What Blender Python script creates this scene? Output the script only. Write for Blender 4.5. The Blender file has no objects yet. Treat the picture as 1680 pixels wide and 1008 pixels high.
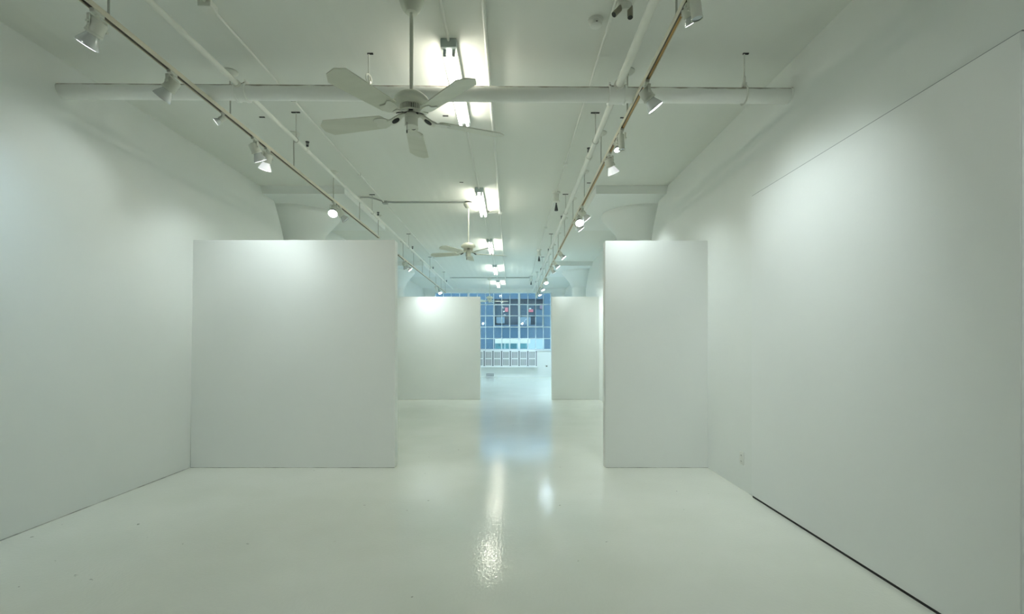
import bpy, bmesh, math
from mathutils import Vector, Matrix, Euler

S = bpy.context.scene
COL = S.collection
F = 800.0            # focal length in px of the 1680 px wide frame
VX, VY = 838.0, 565.0   # where the room's long axis vanishes
CAMH = 1.35
HC = 3.66            # ceiling height
YE = 20.2            # end wall
YB = -9.0            # wall behind the camera


def P(px, py, y):
    """pixel + distance down the room -> point"""
    return Vector(((px - VX) * y / F, y, CAMH + (VY - py) * y / F))


# ------------------------------------------------------------------ materials
def new_mat(name):
    m = bpy.data.materials.new(name)
    m.use_nodes = True
    nt = m.node_tree
    b = nt.nodes['Principled BSDF']
    return m, nt, b


def bump(nt, b, scale, strength, dist, stretch=(1, 1, 1), detail=3, coord='Object'):
    tc = nt.nodes.new('ShaderNodeTexCoord')
    mp = nt.nodes.new('ShaderNodeMapping')
    mp.inputs['Scale'].default_value = stretch
    n = nt.nodes.new('ShaderNodeTexNoise')
    n.inputs['Scale'].default_value = scale
    n.inputs['Detail'].default_value = detail
    bp = nt.nodes.new('ShaderNodeBump')
    bp.inputs['Strength'].default_value = strength
    bp.inputs['Distance'].default_value = dist
    nt.links.new(tc.outputs[coord], mp.inputs['Vector'])
    nt.links.new(mp.outputs[0], n.inputs['Vector'])
    nt.links.new(n.outputs['Fac'], bp.inputs['Height'])
    nt.links.new(bp.outputs[0], b.inputs['Normal'])
    return tc, n, bp


def plain(name, col, rough=0.5, metal=0.0, emit=None, es=0.0, bumpv=None):
    m, nt, b = new_mat(name)
    b.inputs['Base Color'].default_value = (*col, 1)
    b.inputs['Roughness'].default_value = rough
    b.inputs['Metallic'].default_value = metal
    if emit:
        b.inputs['Emission Color'].default_value = (*emit, 1)
        b.inputs['Emission Strength'].default_value = es
    if bumpv:
        bump(nt, b, *bumpv)
    return m


def mottled(name, c1, c2, scale, rough=0.5, bumpv=None, stretch=(1, 1, 1)):
    m, nt, b = new_mat(name)
    tc = nt.nodes.new('ShaderNodeTexCoord')
    mp = nt.nodes.new('ShaderNodeMapping')
    mp.inputs['Scale'].default_value = stretch
    n = nt.nodes.new('ShaderNodeTexNoise')
    n.inputs['Scale'].default_value = scale
    n.inputs['Detail'].default_value = 6
    r = nt.nodes.new('ShaderNodeValToRGB')
    r.color_ramp.elements[0].position = 0.35
    r.color_ramp.elements[1].position = 0.65
    r.color_ramp.elements[0].color = (*c1, 1)
    r.color_ramp.elements[1].color = (*c2, 1)
    nt.links.new(tc.outputs['Object'], mp.inputs['Vector'])
    nt.links.new(mp.outputs[0], n.inputs['Vector'])
    nt.links.new(n.outputs['Fac'], r.inputs['Fac'])
    nt.links.new(r.outputs['Color'], b.inputs['Base Color'])
    b.inputs['Roughness'].default_value = rough
    if bumpv:
        bump(nt, b, *bumpv)
    return m


M = {}
M['wall'] = mottled('white_wall_paint', (0.77, 0.795, 0.77), (0.80, 0.82, 0.795), 0.8, 0.6, (35, 0.12, 0.004))
M['wall'].node_tree.nodes['Principled BSDF'].inputs['Specular IOR Level'].default_value = 0.3
M['door'] = mottled('white_panel_paint', (0.78, 0.80, 0.785), (0.81, 0.83, 0.81), 0.7, 0.5, (30, 0.1, 0.004))


def ceiling_mat():
    m, nt, b = new_mat('white_board_marked_ceiling')
    b.inputs['Base Color'].default_value = (0.76, 0.775, 0.73, 1)
    b.inputs['Roughness'].default_value = 0.9
    b.inputs['Specular IOR Level'].default_value = 0.15
    tc = nt.nodes.new('ShaderNodeTexCoord')
    mp = nt.nodes.new('ShaderNodeMapping')
    mp.inputs['Scale'].default_value = (9.0, 0.35, 1)
    n = nt.nodes.new('ShaderNodeTexNoise')
    n.inputs['Scale'].default_value = 1.0
    n.inputs['Detail'].default_value = 5
    w = nt.nodes.new('ShaderNodeTexWave')
    w.bands_direction = 'X'
    w.inputs['Scale'].default_value = 1.9
    w.inputs['Distortion'].default_value = 1.0
    w.inputs['Detail'].default_value = 2
    mp2 = nt.nodes.new('ShaderNodeMapping')
    mp2.inputs['Scale'].default_value = (1, 0.06, 1)
    a = nt.nodes.new('ShaderNodeMath')
    a.operation = 'MULTIPLY_ADD'
    a.inputs[1].default_value = 0.45
    bp = nt.nodes.new('ShaderNodeBump')
    bp.inputs['Strength'].default_value = 0.35
    bp.inputs['Distance'].default_value = 0.006
    L = nt.links.new
    L(tc.outputs['Object'], mp.inputs['Vector'])
    L(tc.outputs['Object'], mp2.inputs['Vector'])
    L(mp.outputs[0], n.inputs['Vector'])
    L(mp2.outputs[0], w.inputs['Vector'])
    L(w.outputs['Fac'], a.inputs[0])
    L(n.outputs['Fac'], a.inputs[2])
    L(a.outputs[0], bp.inputs['Height'])
    L(bp.outputs[0], b.inputs['Normal'])
    return m


def floor_mat():
    m, nt, b = new_mat('glossy_white_floor_paint')
    L = nt.links.new
    tc = nt.nodes.new('ShaderNodeTexCoord')
    n0 = nt.nodes.new('ShaderNodeTexNoise')
    n0.inputs['Scale'].default_value = 1.3
    n0.inputs['Detail'].default_value = 7
    r = nt.nodes.new('ShaderNodeValToRGB')
    r.color_ramp.elements[0].position = 0.3
    r.color_ramp.elements[1].position = 0.7
    r.color_ramp.elements[0].color = (0.72, 0.74, 0.67, 1)
    r.color_ramp.elements[1].color = (0.78, 0.795, 0.735, 1)
    # sparse dark scuffs
    v = nt.nodes.new('ShaderNodeTexNoise')
    v.inputs['Scale'].default_value = 16
    v.inputs['Detail'].default_value = 2
    vr = nt.nodes.new('ShaderNodeValToRGB')
    vr.color_ramp.elements[0].position = 0.748
    vr.color_ramp.elements[1].position = 0.79
    mx = nt.nodes.new('ShaderNodeMix')
    mx.data_type = 'RGBA'
    mx.inputs['B'].default_value = (0.30, 0.31, 0.27, 1)
    L(tc.outputs['Object'], n0.inputs['Vector'])
    L(tc.outputs['Object'], v.inputs['Vector'])
    L(n0.outputs['Fac'], r.inputs['Fac'])
    L(v.outputs['Fac'], vr.inputs['Fac'])
    L(vr.outputs['Color'], mx.inputs['Factor'])
    L(r.outputs['Color'], mx.inputs['A'])
    L(mx.outputs['Result'], b.inputs['Base Color'])
    b.inputs['Roughness'].default_value = 0.04
    b.inputs['IOR'].default_value = 1.5
    n1 = nt.nodes.new('ShaderNodeTexNoise')
    n1.inputs['Scale'].default_value = 42
    n1.inputs['Detail'].default_value = 3
    n2 = nt.nodes.new('ShaderNodeTexNoise')
    n2.inputs['Scale'].default_value = 5
    n2.inputs['Detail'].default_value = 3
    ad = nt.nodes.new('ShaderNodeMath')
    ad.operation = 'MULTIPLY_ADD'
    ad.inputs[1].default_value = 0.2
    bp = nt.nodes.new('ShaderNodeBump')
    bp.inputs['Strength'].default_value = 0.45
    bp.inputs['Distance'].default_value = 0.0022
    mpf = nt.nodes.new('ShaderNodeMapping')
    mpf.inputs['Scale'].default_value = (1.4, 0.9, 1)
    L(tc.outputs['Object'], mpf.inputs['Vector'])
    L(mpf.outputs[0], n1.inputs['Vector'])
    L(tc.outputs['Object'], n2.inputs['Vector'])
    L(n2.outputs['Fac'], ad.inputs[0])
    L(n1.outputs['Fac'], ad.inputs[2])
    L(ad.outputs[0], bp.inputs['Height'])
    L(bp.outputs[0], b.inputs['Normal'])
    return m


def dusty_mat(name, base, dirt, thr0=0.55, thr1=0.95):
    """paint with brown dust that has settled on the upper side"""
    m, nt, b = new_mat(name)
    L = nt.links.new
    g = nt.nodes.new('ShaderNodeNewGeometry')
    s = nt.nodes.new('ShaderNodeSeparateXYZ')
    tc = nt.nodes.new('ShaderNodeTexCoord')
    n = nt.nodes.new('ShaderNodeTexNoise')
    n.inputs['Scale'].default_value = 9
    n.inputs['Detail'].default_value = 6
    ma = nt.nodes.new('ShaderNodeMath')
    ma.operation = 'MULTIPLY_ADD'
    ma.inputs[1].default_value = 0.7
    r = nt.nodes.new('ShaderNodeMapRange')
    r.inputs['From Min'].default_value = thr0
    r.inputs['From Max'].default_value = thr1
    mx = nt.nodes.new('ShaderNodeMix')
    mx.data_type = 'RGBA'
    mx.inputs['A'].default_value = (*base, 1)
    mx.inputs['B'].default_value = (*dirt, 1)
    L(g.outputs['Normal'], s.inputs[0])
    L(tc.outputs['Object'], n.inputs['Vector'])
    L(n.outputs['Fac'], ma.inputs[0])
    L(s.outputs['Z'], ma.inputs[2])
    L(ma.outputs[0], r.inputs['Value'])
    L(r.outputs[0], mx.inputs['Factor'])
    L(mx.outputs['Result'], b.inputs['Base Color'])
    b.inputs['Roughness'].default_value = 0.5
    return m


def glass_mat():
    m = bpy.data.materials.new('window_glass')
    m.use_nodes = True
    nt = m.node_tree
    nt.nodes.clear()
    o = nt.nodes.new('ShaderNodeOutputMaterial')
    t = nt.nodes.new('ShaderNodeBsdfTransparent')
    t.inputs['Color'].default_value = (0.86, 0.93, 0.97, 1)
    g = nt.nodes.new('ShaderNodeBsdfGlossy')
    g.inputs['Roughness'].default_value = 0.02
    f = nt.nodes.new('ShaderNodeFresnel')
    f.inputs['IOR'].default_value = 1.5
    x = nt.nodes.new('ShaderNodeMixShader')
    nt.links.new(f.outputs[0], x.inputs[0])
    nt.links.new(t.outputs[0], x.inputs[1])
    nt.links.new(g.outputs[0], x.inputs[2])
    nt.links.new(x.outputs[0], o.inputs['Surface'])
    return m


M['ceiling'] = ceiling_mat()
M['floor'] = floor_mat()
M['pipe'] = dusty_mat('white_painted_iron_pipe', (0.88, 0.89, 0.855), (0.16, 0.11, 0.06), 0.85, 1.15)
M['pipe_clean'] = mottled('white_painted_pipe', (0.76, 0.765, 0.70), (0.79, 0.80, 0.74), 6, 0.4)
M['conduit'] = plain('white_painted_conduit', (0.76, 0.77, 0.72), 0.45)
M['grey_conduit'] = plain('grey_metal_conduit', (0.42, 0.44, 0.42), 0.4, 0.4)
M['fixture'] = plain('white_enamel', (0.72, 0.74, 0.70), 0.35)
M['endcap'] = plain('grey_fixture_end', (0.50, 0.57, 0.56), 0.45)
M['tube'] = plain('lit_fluorescent_tube', (0.9, 0.9, 0.85), 0.4, 0, (1.0, 0.97, 0.85), 19.0)
M['fan'] = mottled('cream_fan_enamel', (0.70, 0.71, 0.62), (0.73, 0.74, 0.65), 4, 0.4)
M['blade'] = mottled('cream_fan_blade', (0.66, 0.67, 0.57), (0.70, 0.71, 0.61), 3, 0.5, (20, 0.05, 0.002), (1, 6, 1))
M['dark'] = plain('dark_slot', (0.02, 0.02, 0.02), 0.7)
M['slotbrown'] = plain('dark_track_channel', (0.06, 0.045, 0.025), 0.5)
M['copper'] = plain('copper_track_conductor', (0.42, 0.25, 0.08), 0.35, 0.7)
M['rail'] = plain('beige_track_enamel', (0.68, 0.64, 0.52), 0.4)
M['stem'] = plain('painted_stem', (0.50, 0.50, 0.45), 0.45)
M['spot'] = plain('white_spot_enamel', (0.66, 0.67, 0.60), 0.4)
M['bulb'] = plain('silvered_reflector_bulb', (0.70, 0.72, 0.72), 0.2, 0.45)
M['white_bulb'] = plain('white_lamp_body', (0.86, 0.87, 0.87), 0.35, 0, (0.95, 0.98, 1.0), 0.35)
M['lens_off'] = plain('unlit_lamp_glass', (0.42, 0.46, 0.47), 0.1, 0.3)
M['lens_on'] = plain('lit_lamp_glass', (0.9, 0.9, 0.9), 0.3, 0, (0.93, 0.97, 1.0), 9.0)
M['lens_dim'] = plain('dim_lamp_glass', (0.9, 0.9, 0.9), 0.3, 0, (0.95, 0.97, 1.0), 1.2)
M['black'] = plain('black_metal', (0.025, 0.027, 0.028), 0.5)
M['plastic'] = plain('ivory_plastic', (0.74, 0.75, 0.70), 0.35)
M['socket'] = plain('beige_lamp_socket', (0.33, 0.31, 0.24), 0.5)
M['frame'] = plain('white_steel_sash', (0.72, 0.78, 0.80), 0.4)
M['glass'] = glass_mat()
M['radiator'] = plain('white_radiator_enamel', (0.84, 0.86, 0.86), 0.4)
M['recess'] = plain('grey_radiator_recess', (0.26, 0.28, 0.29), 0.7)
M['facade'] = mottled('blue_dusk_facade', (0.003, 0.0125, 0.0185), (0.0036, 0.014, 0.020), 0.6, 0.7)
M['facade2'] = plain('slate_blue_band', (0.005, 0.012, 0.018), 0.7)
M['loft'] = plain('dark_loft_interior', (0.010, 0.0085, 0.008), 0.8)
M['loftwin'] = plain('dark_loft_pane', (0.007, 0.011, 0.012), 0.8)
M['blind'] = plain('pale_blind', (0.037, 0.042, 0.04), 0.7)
M['redsign'] = plain('red_lit_sign', (0.04, 0.005, 0.005), 0.5, 0, (1.0, 0.10, 0.07), 0.30)
M['pinksign'] = plain('dim_red_panel', (0.05, 0.01, 0.015), 0.5)
M['lobby'] = plain('lit_lobby_soffit', (0.06, 0.065, 0.05), 0.6, 0, (0.98, 0.96, 0.66), 0.32)
M['lobbywall'] = plain('lit_lobby_wall', (0.05, 0.06, 0.055), 0.6, 0, (0.62, 0.88, 0.76), 0.22)
M['teal'] = mottled('teal_lobby_pane', (0.003, 0.022, 0.02), (0.018, 0.055, 0.045), 1.7, 0.25)
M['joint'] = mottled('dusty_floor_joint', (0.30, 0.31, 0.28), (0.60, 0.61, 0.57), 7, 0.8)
M['asphalt'] = plain('asphalt', (0.08, 0.08, 0.085), 0.9)


# ------------------------------------------------------------------ mesh helpers
def BM():
    return bmesh.new()


def box(bm, c, s, mat=None):
    r = bmesh.ops.create_cube(bm, size=1.0)
    vs = r['verts']
    bmesh.ops.scale(bm, vec=Vector(s), verts=vs)
    if mat is not None:
        bmesh.ops.transform(bm, matrix=mat, verts=vs)
    bmesh.ops.translate(bm, vec=Vector(c), verts=vs)
    return vs


def bevel_all(bm, w, seg=2):
    bmesh.ops.bevel(bm, geom=bm.edges[:], offset=w, segments=seg, affect='EDGES', profile=0.5)


def tube(bm, p0, p1, r, n=16, caps=True, r1=None):
    p0, p1 = Vector(p0), Vector(p1)
    d = p1 - p0
    q = d.to_track_quat('Z', 'Y')
    res = bmesh.ops.create_cone(bm, cap_ends=caps, segments=n, radius1=r, radius2=r if r1 is None else r1, depth=d.length)
    bmesh.ops.transform(bm, matrix=Matrix.Translation((p0 + p1) / 2) @ q.to_matrix().to_4x4(), verts=res['verts'])
    return res['verts']


def path_tube(bm, pts, r, n=12):
    pts = [Vector(p) for p in pts]
    rings = []
    for i, p in enumerate(pts):
        if i == 0:
            d = pts[1] - pts[0]
        elif i == len(pts) - 1:
            d = pts[-1] - pts[-2]
        else:
            d = (pts[i + 1] - p).normalized() + (p - pts[i - 1]).normalized()
        q = d.to_track_quat('Z', 'Y')
        rings.append([bm.verts.new(p + q @ Vector((r * math.cos(2 * math.pi * k / n), r * math.sin(2 * math.pi * k / n), 0))) for k in range(n)])
    for a, b in zip(rings, rings[1:]):
        for k in range(n):
            bm.faces.new((a[k], a[(k + 1) % n], b[(k + 1) % n], b[k]))
    bm.faces.new(rings[0][::-1])
    bm.faces.new(rings[-1])


def lathe(bm, prof, n=32, mat=None, cap0=True, cap1=True):
    """prof: (radius, z) bottom to top about local Z"""
    rings = []
    for r, z in prof:
        rings.append([bm.verts.new((r * math.cos(2 * math.pi * k / n), r * math.sin(2 * math.pi * k / n), z)) for k in range(n)])
    for a, b in zip(rings, rings[1:]):
        for k in range(n):
            bm.faces.new((a[k], a[(k + 1) % n], b[(k + 1) % n], b[k]))
    if cap0:
        bm.faces.new(rings[0][::-1])
    if cap1:
        bm.faces.new(rings[-1])
    if mat is not None:
        bmesh.ops.transform(bm, matrix=mat, verts=[v for r in rings for v in r])


def prism(bm, pts, z0, z1, mat=None):
    """outline in XY, extruded in Z"""
    a = [bm.verts.new((x, y, z0)) for x, y in pts]
    b = [bm.verts.new((x, y, z1)) for x, y in pts]
    n = len(pts)
    bm.faces.new(a[::-1])
    bm.faces.new(b)
    for k in range(n):
        bm.faces.new((a[k], a[(k + 1) % n], b[(k + 1) % n], b[k]))
    if mat is not None:
        bmesh.ops.transform(bm, matrix=mat, verts=a + b)


def ring(bm, R, r, mat, n=32, m=10):
    vs = []
    for i in range(n):
        t = 2 * math.pi * i / n
        vs.append([bm.verts.new(((R + r * math.cos(2 * math.pi * j / m)) * math.cos(t), (R + r * math.cos(2 * math.pi * j / m)) * math.sin(t), r * math.sin(2 * math.pi * j / m))) for j in range(m)])
    for i in range(n):
        for j in range(m):
            bm.faces.new((vs[i][j], vs[(i + 1) % n][j], vs[(i + 1) % n][(j + 1) % m], vs[i][(j + 1) % m]))
    bmesh.ops.transform(bm, matrix=mat, verts=[v for q in vs for v in q])


def obj(name, bm, mat, parent=None, loc=None, smooth=40):
    """links bm as one mesh object; loc = origin (bm given in that local frame)"""
    bmesh.ops.recalc_face_normals(bm, faces=bm.faces[:])
    me = bpy.data.meshes.new(name)
    bm.to_mesh(me)
    bm.free()
    me.materials.append(mat)
    if smooth:
        for p in me.polygons:
            p.use_smooth = True
        try:
            me.set_sharp_from_angle(angle=math.radians(smooth))
        except Exception:
            pass
    o = bpy.data.objects.new(name, me)
    COL.objects.link(o)
    if parent is not None:
        o.parent = parent
    if loc is not None:
        o.location = loc
    return o


def at_origin(bm, loc):
    bmesh.ops.translate(bm, vec=-Vector(loc), verts=bm.verts[:])


def wpart(name, bm, mat, root, smooth=40):
    """bm in world space, root an unrotated top-level Empty"""
    at_origin(bm, root.location)
    return obj(name, bm, mat, root, smooth=smooth)


def tag(o, label, cat, group=None):
    o['label'] = label
    o['category'] = cat
    if group:
        o['group'] = group
    return o


def thing(name, label, cat, loc=(0, 0, 0), group=None):
    o = bpy.data.objects.new(name, None)
    o.empty_display_size = 0.1
    o.location = loc
    COL.objects.link(o)
    return tag(o, label, cat, group)


def single(name, bm, mat, loc, label, cat, group=None, smooth=40):
    """one-mesh thing, bm in world space, origin moved to loc"""
    at_origin(bm, loc)
    o = obj(name, bm, mat, None, loc, smooth)
    return tag(o, label, cat, group)


def struct(name, bm, mat, parent=None, smooth=0):
    o = obj(name, bm, mat, parent, None, smooth)
    if parent is None:
        o['kind'] = 'structure'
    return o


def dup(root):
    r = root.copy()
    COL.objects.link(r)
    for c in root.children:
        c2 = c.copy()
        COL.objects.link(c2)
        c2.parent = r
        for g in c.children:
            g2 = g.copy()
            COL.objects.link(g2)
            g2.parent = c2
    return r


# ------------------------------------------------------------------ room shell
XL, XR = -3.48, 2.15
bm = BM(); box(bm, (-0.7, (YB + YE) / 2, -0.1), (7.6, YE - YB + 0.6, 0.2)); struct('floor', bm, M['floor'])
bm = BM(); box(bm, (-0.7, (YB + YE) / 2, HC + 0.1), (7.6, YE - YB + 0.6, 0.2)); struct('ceiling', bm, M['ceiling'])


def long_wall(name, inner, recess, outer):
    """inner: profile (x, z) floor to ceiling; at the columns the wall steps back to x = recess"""
    segs = [(YB, inner), (7.45, inner), (7.45, None), (9.0, None), (9.0, inner), (13.95, inner), (13.95, None), (15.5, None), (15.5, inner), (YE, inner)]
    bm = BM()
    rows = []
    for y, pr in segs:
        pts = [(x if pr else recess, z) for x, z in inner]
        pts = pts + [(outer, HC), (outer, 0)]
        rows.append([bm.verts.new((x, y, z)) for x, z in pts])
    n = len(rows[0])
    for a, b in zip(rows, rows[1:]):
        for k in range(n):
            bm.faces.new((a[k], a[(k + 1) % n], b[(k + 1) % n], b[k]))
    bm.faces.new(rows[0]); bm.faces.new(rows[-1][::-1])
    return struct(name, bm, M['wall'], None, 25)


long_wall('wall_left', [(-3.50, 0), (-3.48, 1.4), (-3.46, 2.75), (-3.465, 2.92), (-3.50, 3.10), (-3.57, 3.38), (-3.65, HC)], -3.80, -4.1)
long_wall('wall_right', [(2.15, 0), (2.15, 1.4), (2.145, 2.75), (2.15, 2.95), (2.18, 3.15), (2.23, 3.40), (2.29, HC)], 2.45, 2.7)

bm = BM(); box(bm, (-0.7, YB - 0.1, HC / 2), (6.8, 0.2, HC)); struct('wall_back', bm, M['wall'])

# end wall with its window opening
WX0, WX1 = P(713, 0, YE).x, P(904.5, 0, YE).x
WZ0, WZ1 = P(0, 574, YE).z, P(0, 480, YE).z


def frame_mesh(bm, x0, x1, z0, z1, X0, X1, Z0, Z1, y0, y1):
    v = []
    for y in (y0, y1):
        v.append([bm.verts.new((x, y, z)) for x, z in ((X0, Z0), (X1, Z0), (X1, Z1), (X0, Z1))])
        v.append([bm.verts.new((x, y, z)) for x, z in ((x0, z0), (x1, z0), (x1, z1), (x0, z1))])
    of, inf, ob, inb = v
    for k in range(4):
        j = (k + 1) % 4
        bm.faces.new((of[k], of[j], inf[j], inf[k]))
        bm.faces.new((ob[k], inb[k], inb[j], ob[j]))
        bm.faces.new((of[k], ob[k], ob[j], of[j]))
        bm.faces.new((inf[k], inf[j], inb[j], inb[k]))


bm = BM()
frame_mesh(bm, WX0, WX1, WZ0, WZ1, -3.9, 2.5, 0, HC, YE, YE + 0.3)
struct('wall_end', bm, M['wall'])

# steel sash window: 4 - 6 - 4 columns, 5 rows
win = bpy.data.objects.new('window_1', None); COL.objects.link(win); win['kind'] = 'structure'
win.location = ((WX0 + WX1) / 2, YE, WZ0)
rowz = [P(0, y, YE).z for y in (574, 555.7, 536.8, 518.2, 499.5, 480)]
units = [(713, 767, 4), (769.5, 850, 6), (853.5, 904.5, 4)]
bm = BM()
frame_mesh(bm, WX0 + 0.03, WX1 - 0.03, WZ0 + 0.03, WZ1 - 0.03, WX0, WX1, WZ0, WZ1, YE + 0.09, YE + 0.17)
wpart('window_frame', bm, M['frame'], win, 0)
for xm in (768.3, 851.8):
    bm = BM(); c = P(xm, 0, YE).x
    box(bm, (c, YE + 0.12, (WZ0 + WZ1) / 2), (0.085, 0.11, WZ1 - WZ0))
    wpart('mullion', bm, M['frame'], win, 0)
for a, b_, n in units:
    xa, xb = P(a, 0, YE).x, P(b_, 0, YE).x
    bm = BM()
    # one connected lattice of glazing bars
    t = 0.014
    for k in range(1, n):
        xk = xa + (xb - xa) * k / n
        box(bm, (xk, YE + 0.13, (WZ0 + WZ1) / 2), (2 * t, 0.035, WZ1 - WZ0 - 0.05))
    for z in rowz[1:-1]:
        box(bm, ((xa + xb) / 2, YE + 0.13, z), (xb - xa, 0.036, 2 * t + 0.004))
    wpart('glazing_bars', bm, M['frame'], win, 0)
    bm = BM(); box(bm, ((xa + xb) / 2, YE + 0.135, (WZ0 + WZ1) / 2), (xb - xa, 0.006, WZ1 - WZ0 - 0.04))
    wpart('glass_pane', bm, M['glass'], win, 0)
for xa, xb in ((809.5, 836.5), (865, 891.5)):
    bm = BM()
    X0, X1 = P(xa, 0, YE).x, P(xb, 0, YE).x
    frame_mesh(bm, X0 + 0.05, X1 - 0.035, rowz[2] + 0.03, rowz[4] - 0.03, X0, X1, rowz[2], rowz[4], YE + 0.10, YE + 0.16)
    wpart('opening_sash', bm, M['frame'], win, 0)
bm = BM(); box(bm, ((WX0 + WX1) / 2, YE + 0.02, WZ0 - 0.02), (WX1 - WX0 + 0.06, 0.16, 0.04))
wpart('window_sill', bm, M['frame'], win, 0)

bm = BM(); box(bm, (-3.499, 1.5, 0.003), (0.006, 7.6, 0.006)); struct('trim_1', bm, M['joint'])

# ------------------------------------------------------------------ partitions
def partition(x0, x1, y, h, th, label):
    bm = BM()
    box(bm, ((x0 + x1) / 2, y + th / 2, h / 2 + 0.001), (x1 - x0, th, h - 0.002))
    bmesh.ops.bevel(bm, geom=[e for e in bm.edges], offset=0.004, segments=2, affect='EDGES')
    o = single('partition_wall', bm, M['wall'], ((x0 + x1) / 2, y + th / 2, 0), label, 'partition wall', 'white display partitions')
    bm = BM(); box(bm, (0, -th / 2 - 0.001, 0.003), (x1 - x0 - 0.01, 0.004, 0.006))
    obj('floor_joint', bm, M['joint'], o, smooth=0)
    return o


Y1, Y2 = 5.32, 11.87
partition(-3.495, P(648, 0, Y1).x, Y1, P(0, 394, Y1).z, 0.13, 'wide white display partition standing against the left wall, nearer one')
partition(P(993, 0, Y1).x, 2.155, Y1, P(0, 395, Y1).z, 0.13, 'tall narrow white display partition on the right, beside the wall outlet')
partition(-3.495, P(788, 0, Y2).x, Y2, P(0, 487, Y2).z, 0.13, 'farther white partition on the left, ending in front of the radiator')
partition(P(905, 0, Y2).x, 2.155, Y2, P(0, 487, Y2).z, 0.13, 'farther small white partition on the right, at the window edge')

# sliding wall panel on the right wall, with solid dark strips painting the shade of its gaps
dr = bpy.data.objects.new('door_1', None); COL.objects.link(dr); dr['kind'] = 'structure'; dr.location = (2.14, 3.2, 0)
bm = BM(); box(bm, (2.135, (2.028 + 4.30) / 2, 0.018 + (2.655 - 0.018) / 2), (0.026, 4.30 - 2.028, 2.655 - 0.018))
bmesh.ops.bevel(bm, geom=bm.edges[:], offset=0.004, segments=2, affect='EDGES')
wpart('door_panel', bm, M['door'], dr, 30)
bm = BM(); box(bm, (2.139, (2.0 + 4.295) / 2, 0.009), (0.018, 2.295, 0.018)); wpart('floor_gap_shade', bm, M['dark'], dr, 0)
bm = BM(); box(bm, (2.142, 2.0215, 2.61), (0.012, 0.007, 0.09)); wpart('edge_gap_shade', bm, M['dark'], dr, 0)

bm = BM(); box(bm, (2.137, (2.028 + 4.30) / 2, 2.657), (0.020, 4.30 - 2.028, 0.004)); wpart('top_gap_shade', bm, M['recess'], dr, 0)

# ------------------------------------------------------------------ columns with flared capitals
def column(x, y, xd0, xd1, label):
    t = thing('column', label, 'column', (x, y, 0), 'concrete mushroom columns')
    bm = BM(); lathe(bm, [(0.36, 0), (0.36, 3.05)], 48, cap1=False); obj('shaft', bm, M['wall'], t)
    bm = BM(); lathe(bm, [(0.36, 3.05), (0.385, 3.11), (0.43, 3.22), (0.64, 3.47), (0.66, 3.50), (0.66, 3.545)], 48, cap0=False, cap1=False); obj('capital', bm, M['wall'], t, smooth=60)
    bm = BM(); box(bm, ((xd0 + xd1) / 2 - x, 0, 3.60), (xd1 - xd0, 2.3, 0.119)); obj('drop_panel', bm, M['wall'], t, smooth=0)
    return t


column(2.20, 8.25, 1.24, 2.44, 'white round column with flared head behind the near right partition')
column(-3.58, 8.25, -3.79, -2.42, 'white round column with flared head behind the near left partition')
column(2.20, 14.75, 1.24, 2.44, 'white round column with flared head behind the far right partition')
column(-3.58, 14.75, -3.79, -2.42, 'white round column with flared head behind the far left partition')

# ------------------------------------------------------------------ lighting tracks
TZ = CAMH + 1.905    # track underside


def track(x, y0, y1, ys, label, bright):
    t = thing('lighting_track', label, 'lighting track', (x, (y0 + y1) / 2, TZ))
    bm = BM()
    # channel section open downwards
    w, h, k = 0.019, 0.032, 0.005
    sec = [(-w, 0), (-w, h), (w, h), (w, 0), (w - k, 0), (w - k, h - 0.012), (-w + k, h - 0.012), (-w + k, 0)]
    a = [bm.verts.new((x + px, y0, TZ + z)) for px, z in sec]
    b = [bm.verts.new((x + px, y1, TZ + z)) for px, z in sec]
    n = len(sec)
    for i in range(n):
        bm.faces.new((a[i], a[(i + 1) % n], b[(i + 1) % n], b[i]))
    bm.faces.new(a[::-1]); bm.faces.new(b)
    wpart('rail', bm, M['rail'], t, 0)
    bm = BM(); box(bm, (x + (w - k) * 0.5, (y0 + y1) / 2, TZ + 0.012), (w - k, y1 - y0 - 0.01, 0.010)); 
    wpart('conductor', bm, M['copper'] if bright else M['slotbrown'], t, 0)
    bm = BM(); box(bm, (x - (w - k) * 0.5, (y0 + y1) / 2, TZ + 0.013), (w - k, y1 - y0 - 0.01, 0.010)); 
    wpart('channel', bm, M['slotbrown'], t, 0)
    bm = BM()
    for y in (y0, y1):
        box(bm, (0, 0, 0.016), (0.042, 0.012, 0.036))
        break
    bmesh.ops.translate(bm, vec=Vector((x, y1, TZ)), verts=bm.verts[:])
    wpart('end_cap', bm, M['rail'], t, 0)
    for y in ys:
        bm = BM(); tube(bm, (x, y, TZ + 0.03), (x, y, HC - 0.02), 0.0065, 10)
        bmesh.ops.translate(bm, vec=-Vector((x, y, HC)), verts=bm.verts[:])
        s = obj('stem', bm, M['stem'], t, Vector((x, y, HC)) - t.location)
        bm = BM(); lathe(bm, [(0.012, -0.045), (0.014, -0.028), (0.05, -0.02), (0.062, -0.008), (0.062, -0.0005)], 28)
        obj('canopy', bm, M['spot'], s)
    return t


LTX, RTX = -2.375, 0.985
track(LTX, -2.6, 8.77, [1.65, 2.88, 4.13, 5.34, 6.53, 7.66, 8.74], 'beige lighting track on stems running along the left side nearest the camera', False)
track(-2.42, 10.5, 18.1, [10.95, 12.15, 13.35, 14.55, 15.75, 16.95, 18.05], 'farther lighting track on stems, behind the near left partition', False)
track(RTX, -2.6, 19.0, [1.6, 2.9, 4.12, 5.32, 6.52, 7.72, 8.92, 10.12, 11.32, 12.52, 13.72, 14.92, 16.12, 17.32, 18.6], 'long lighting track with copper conductor running along the right side', True)

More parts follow.
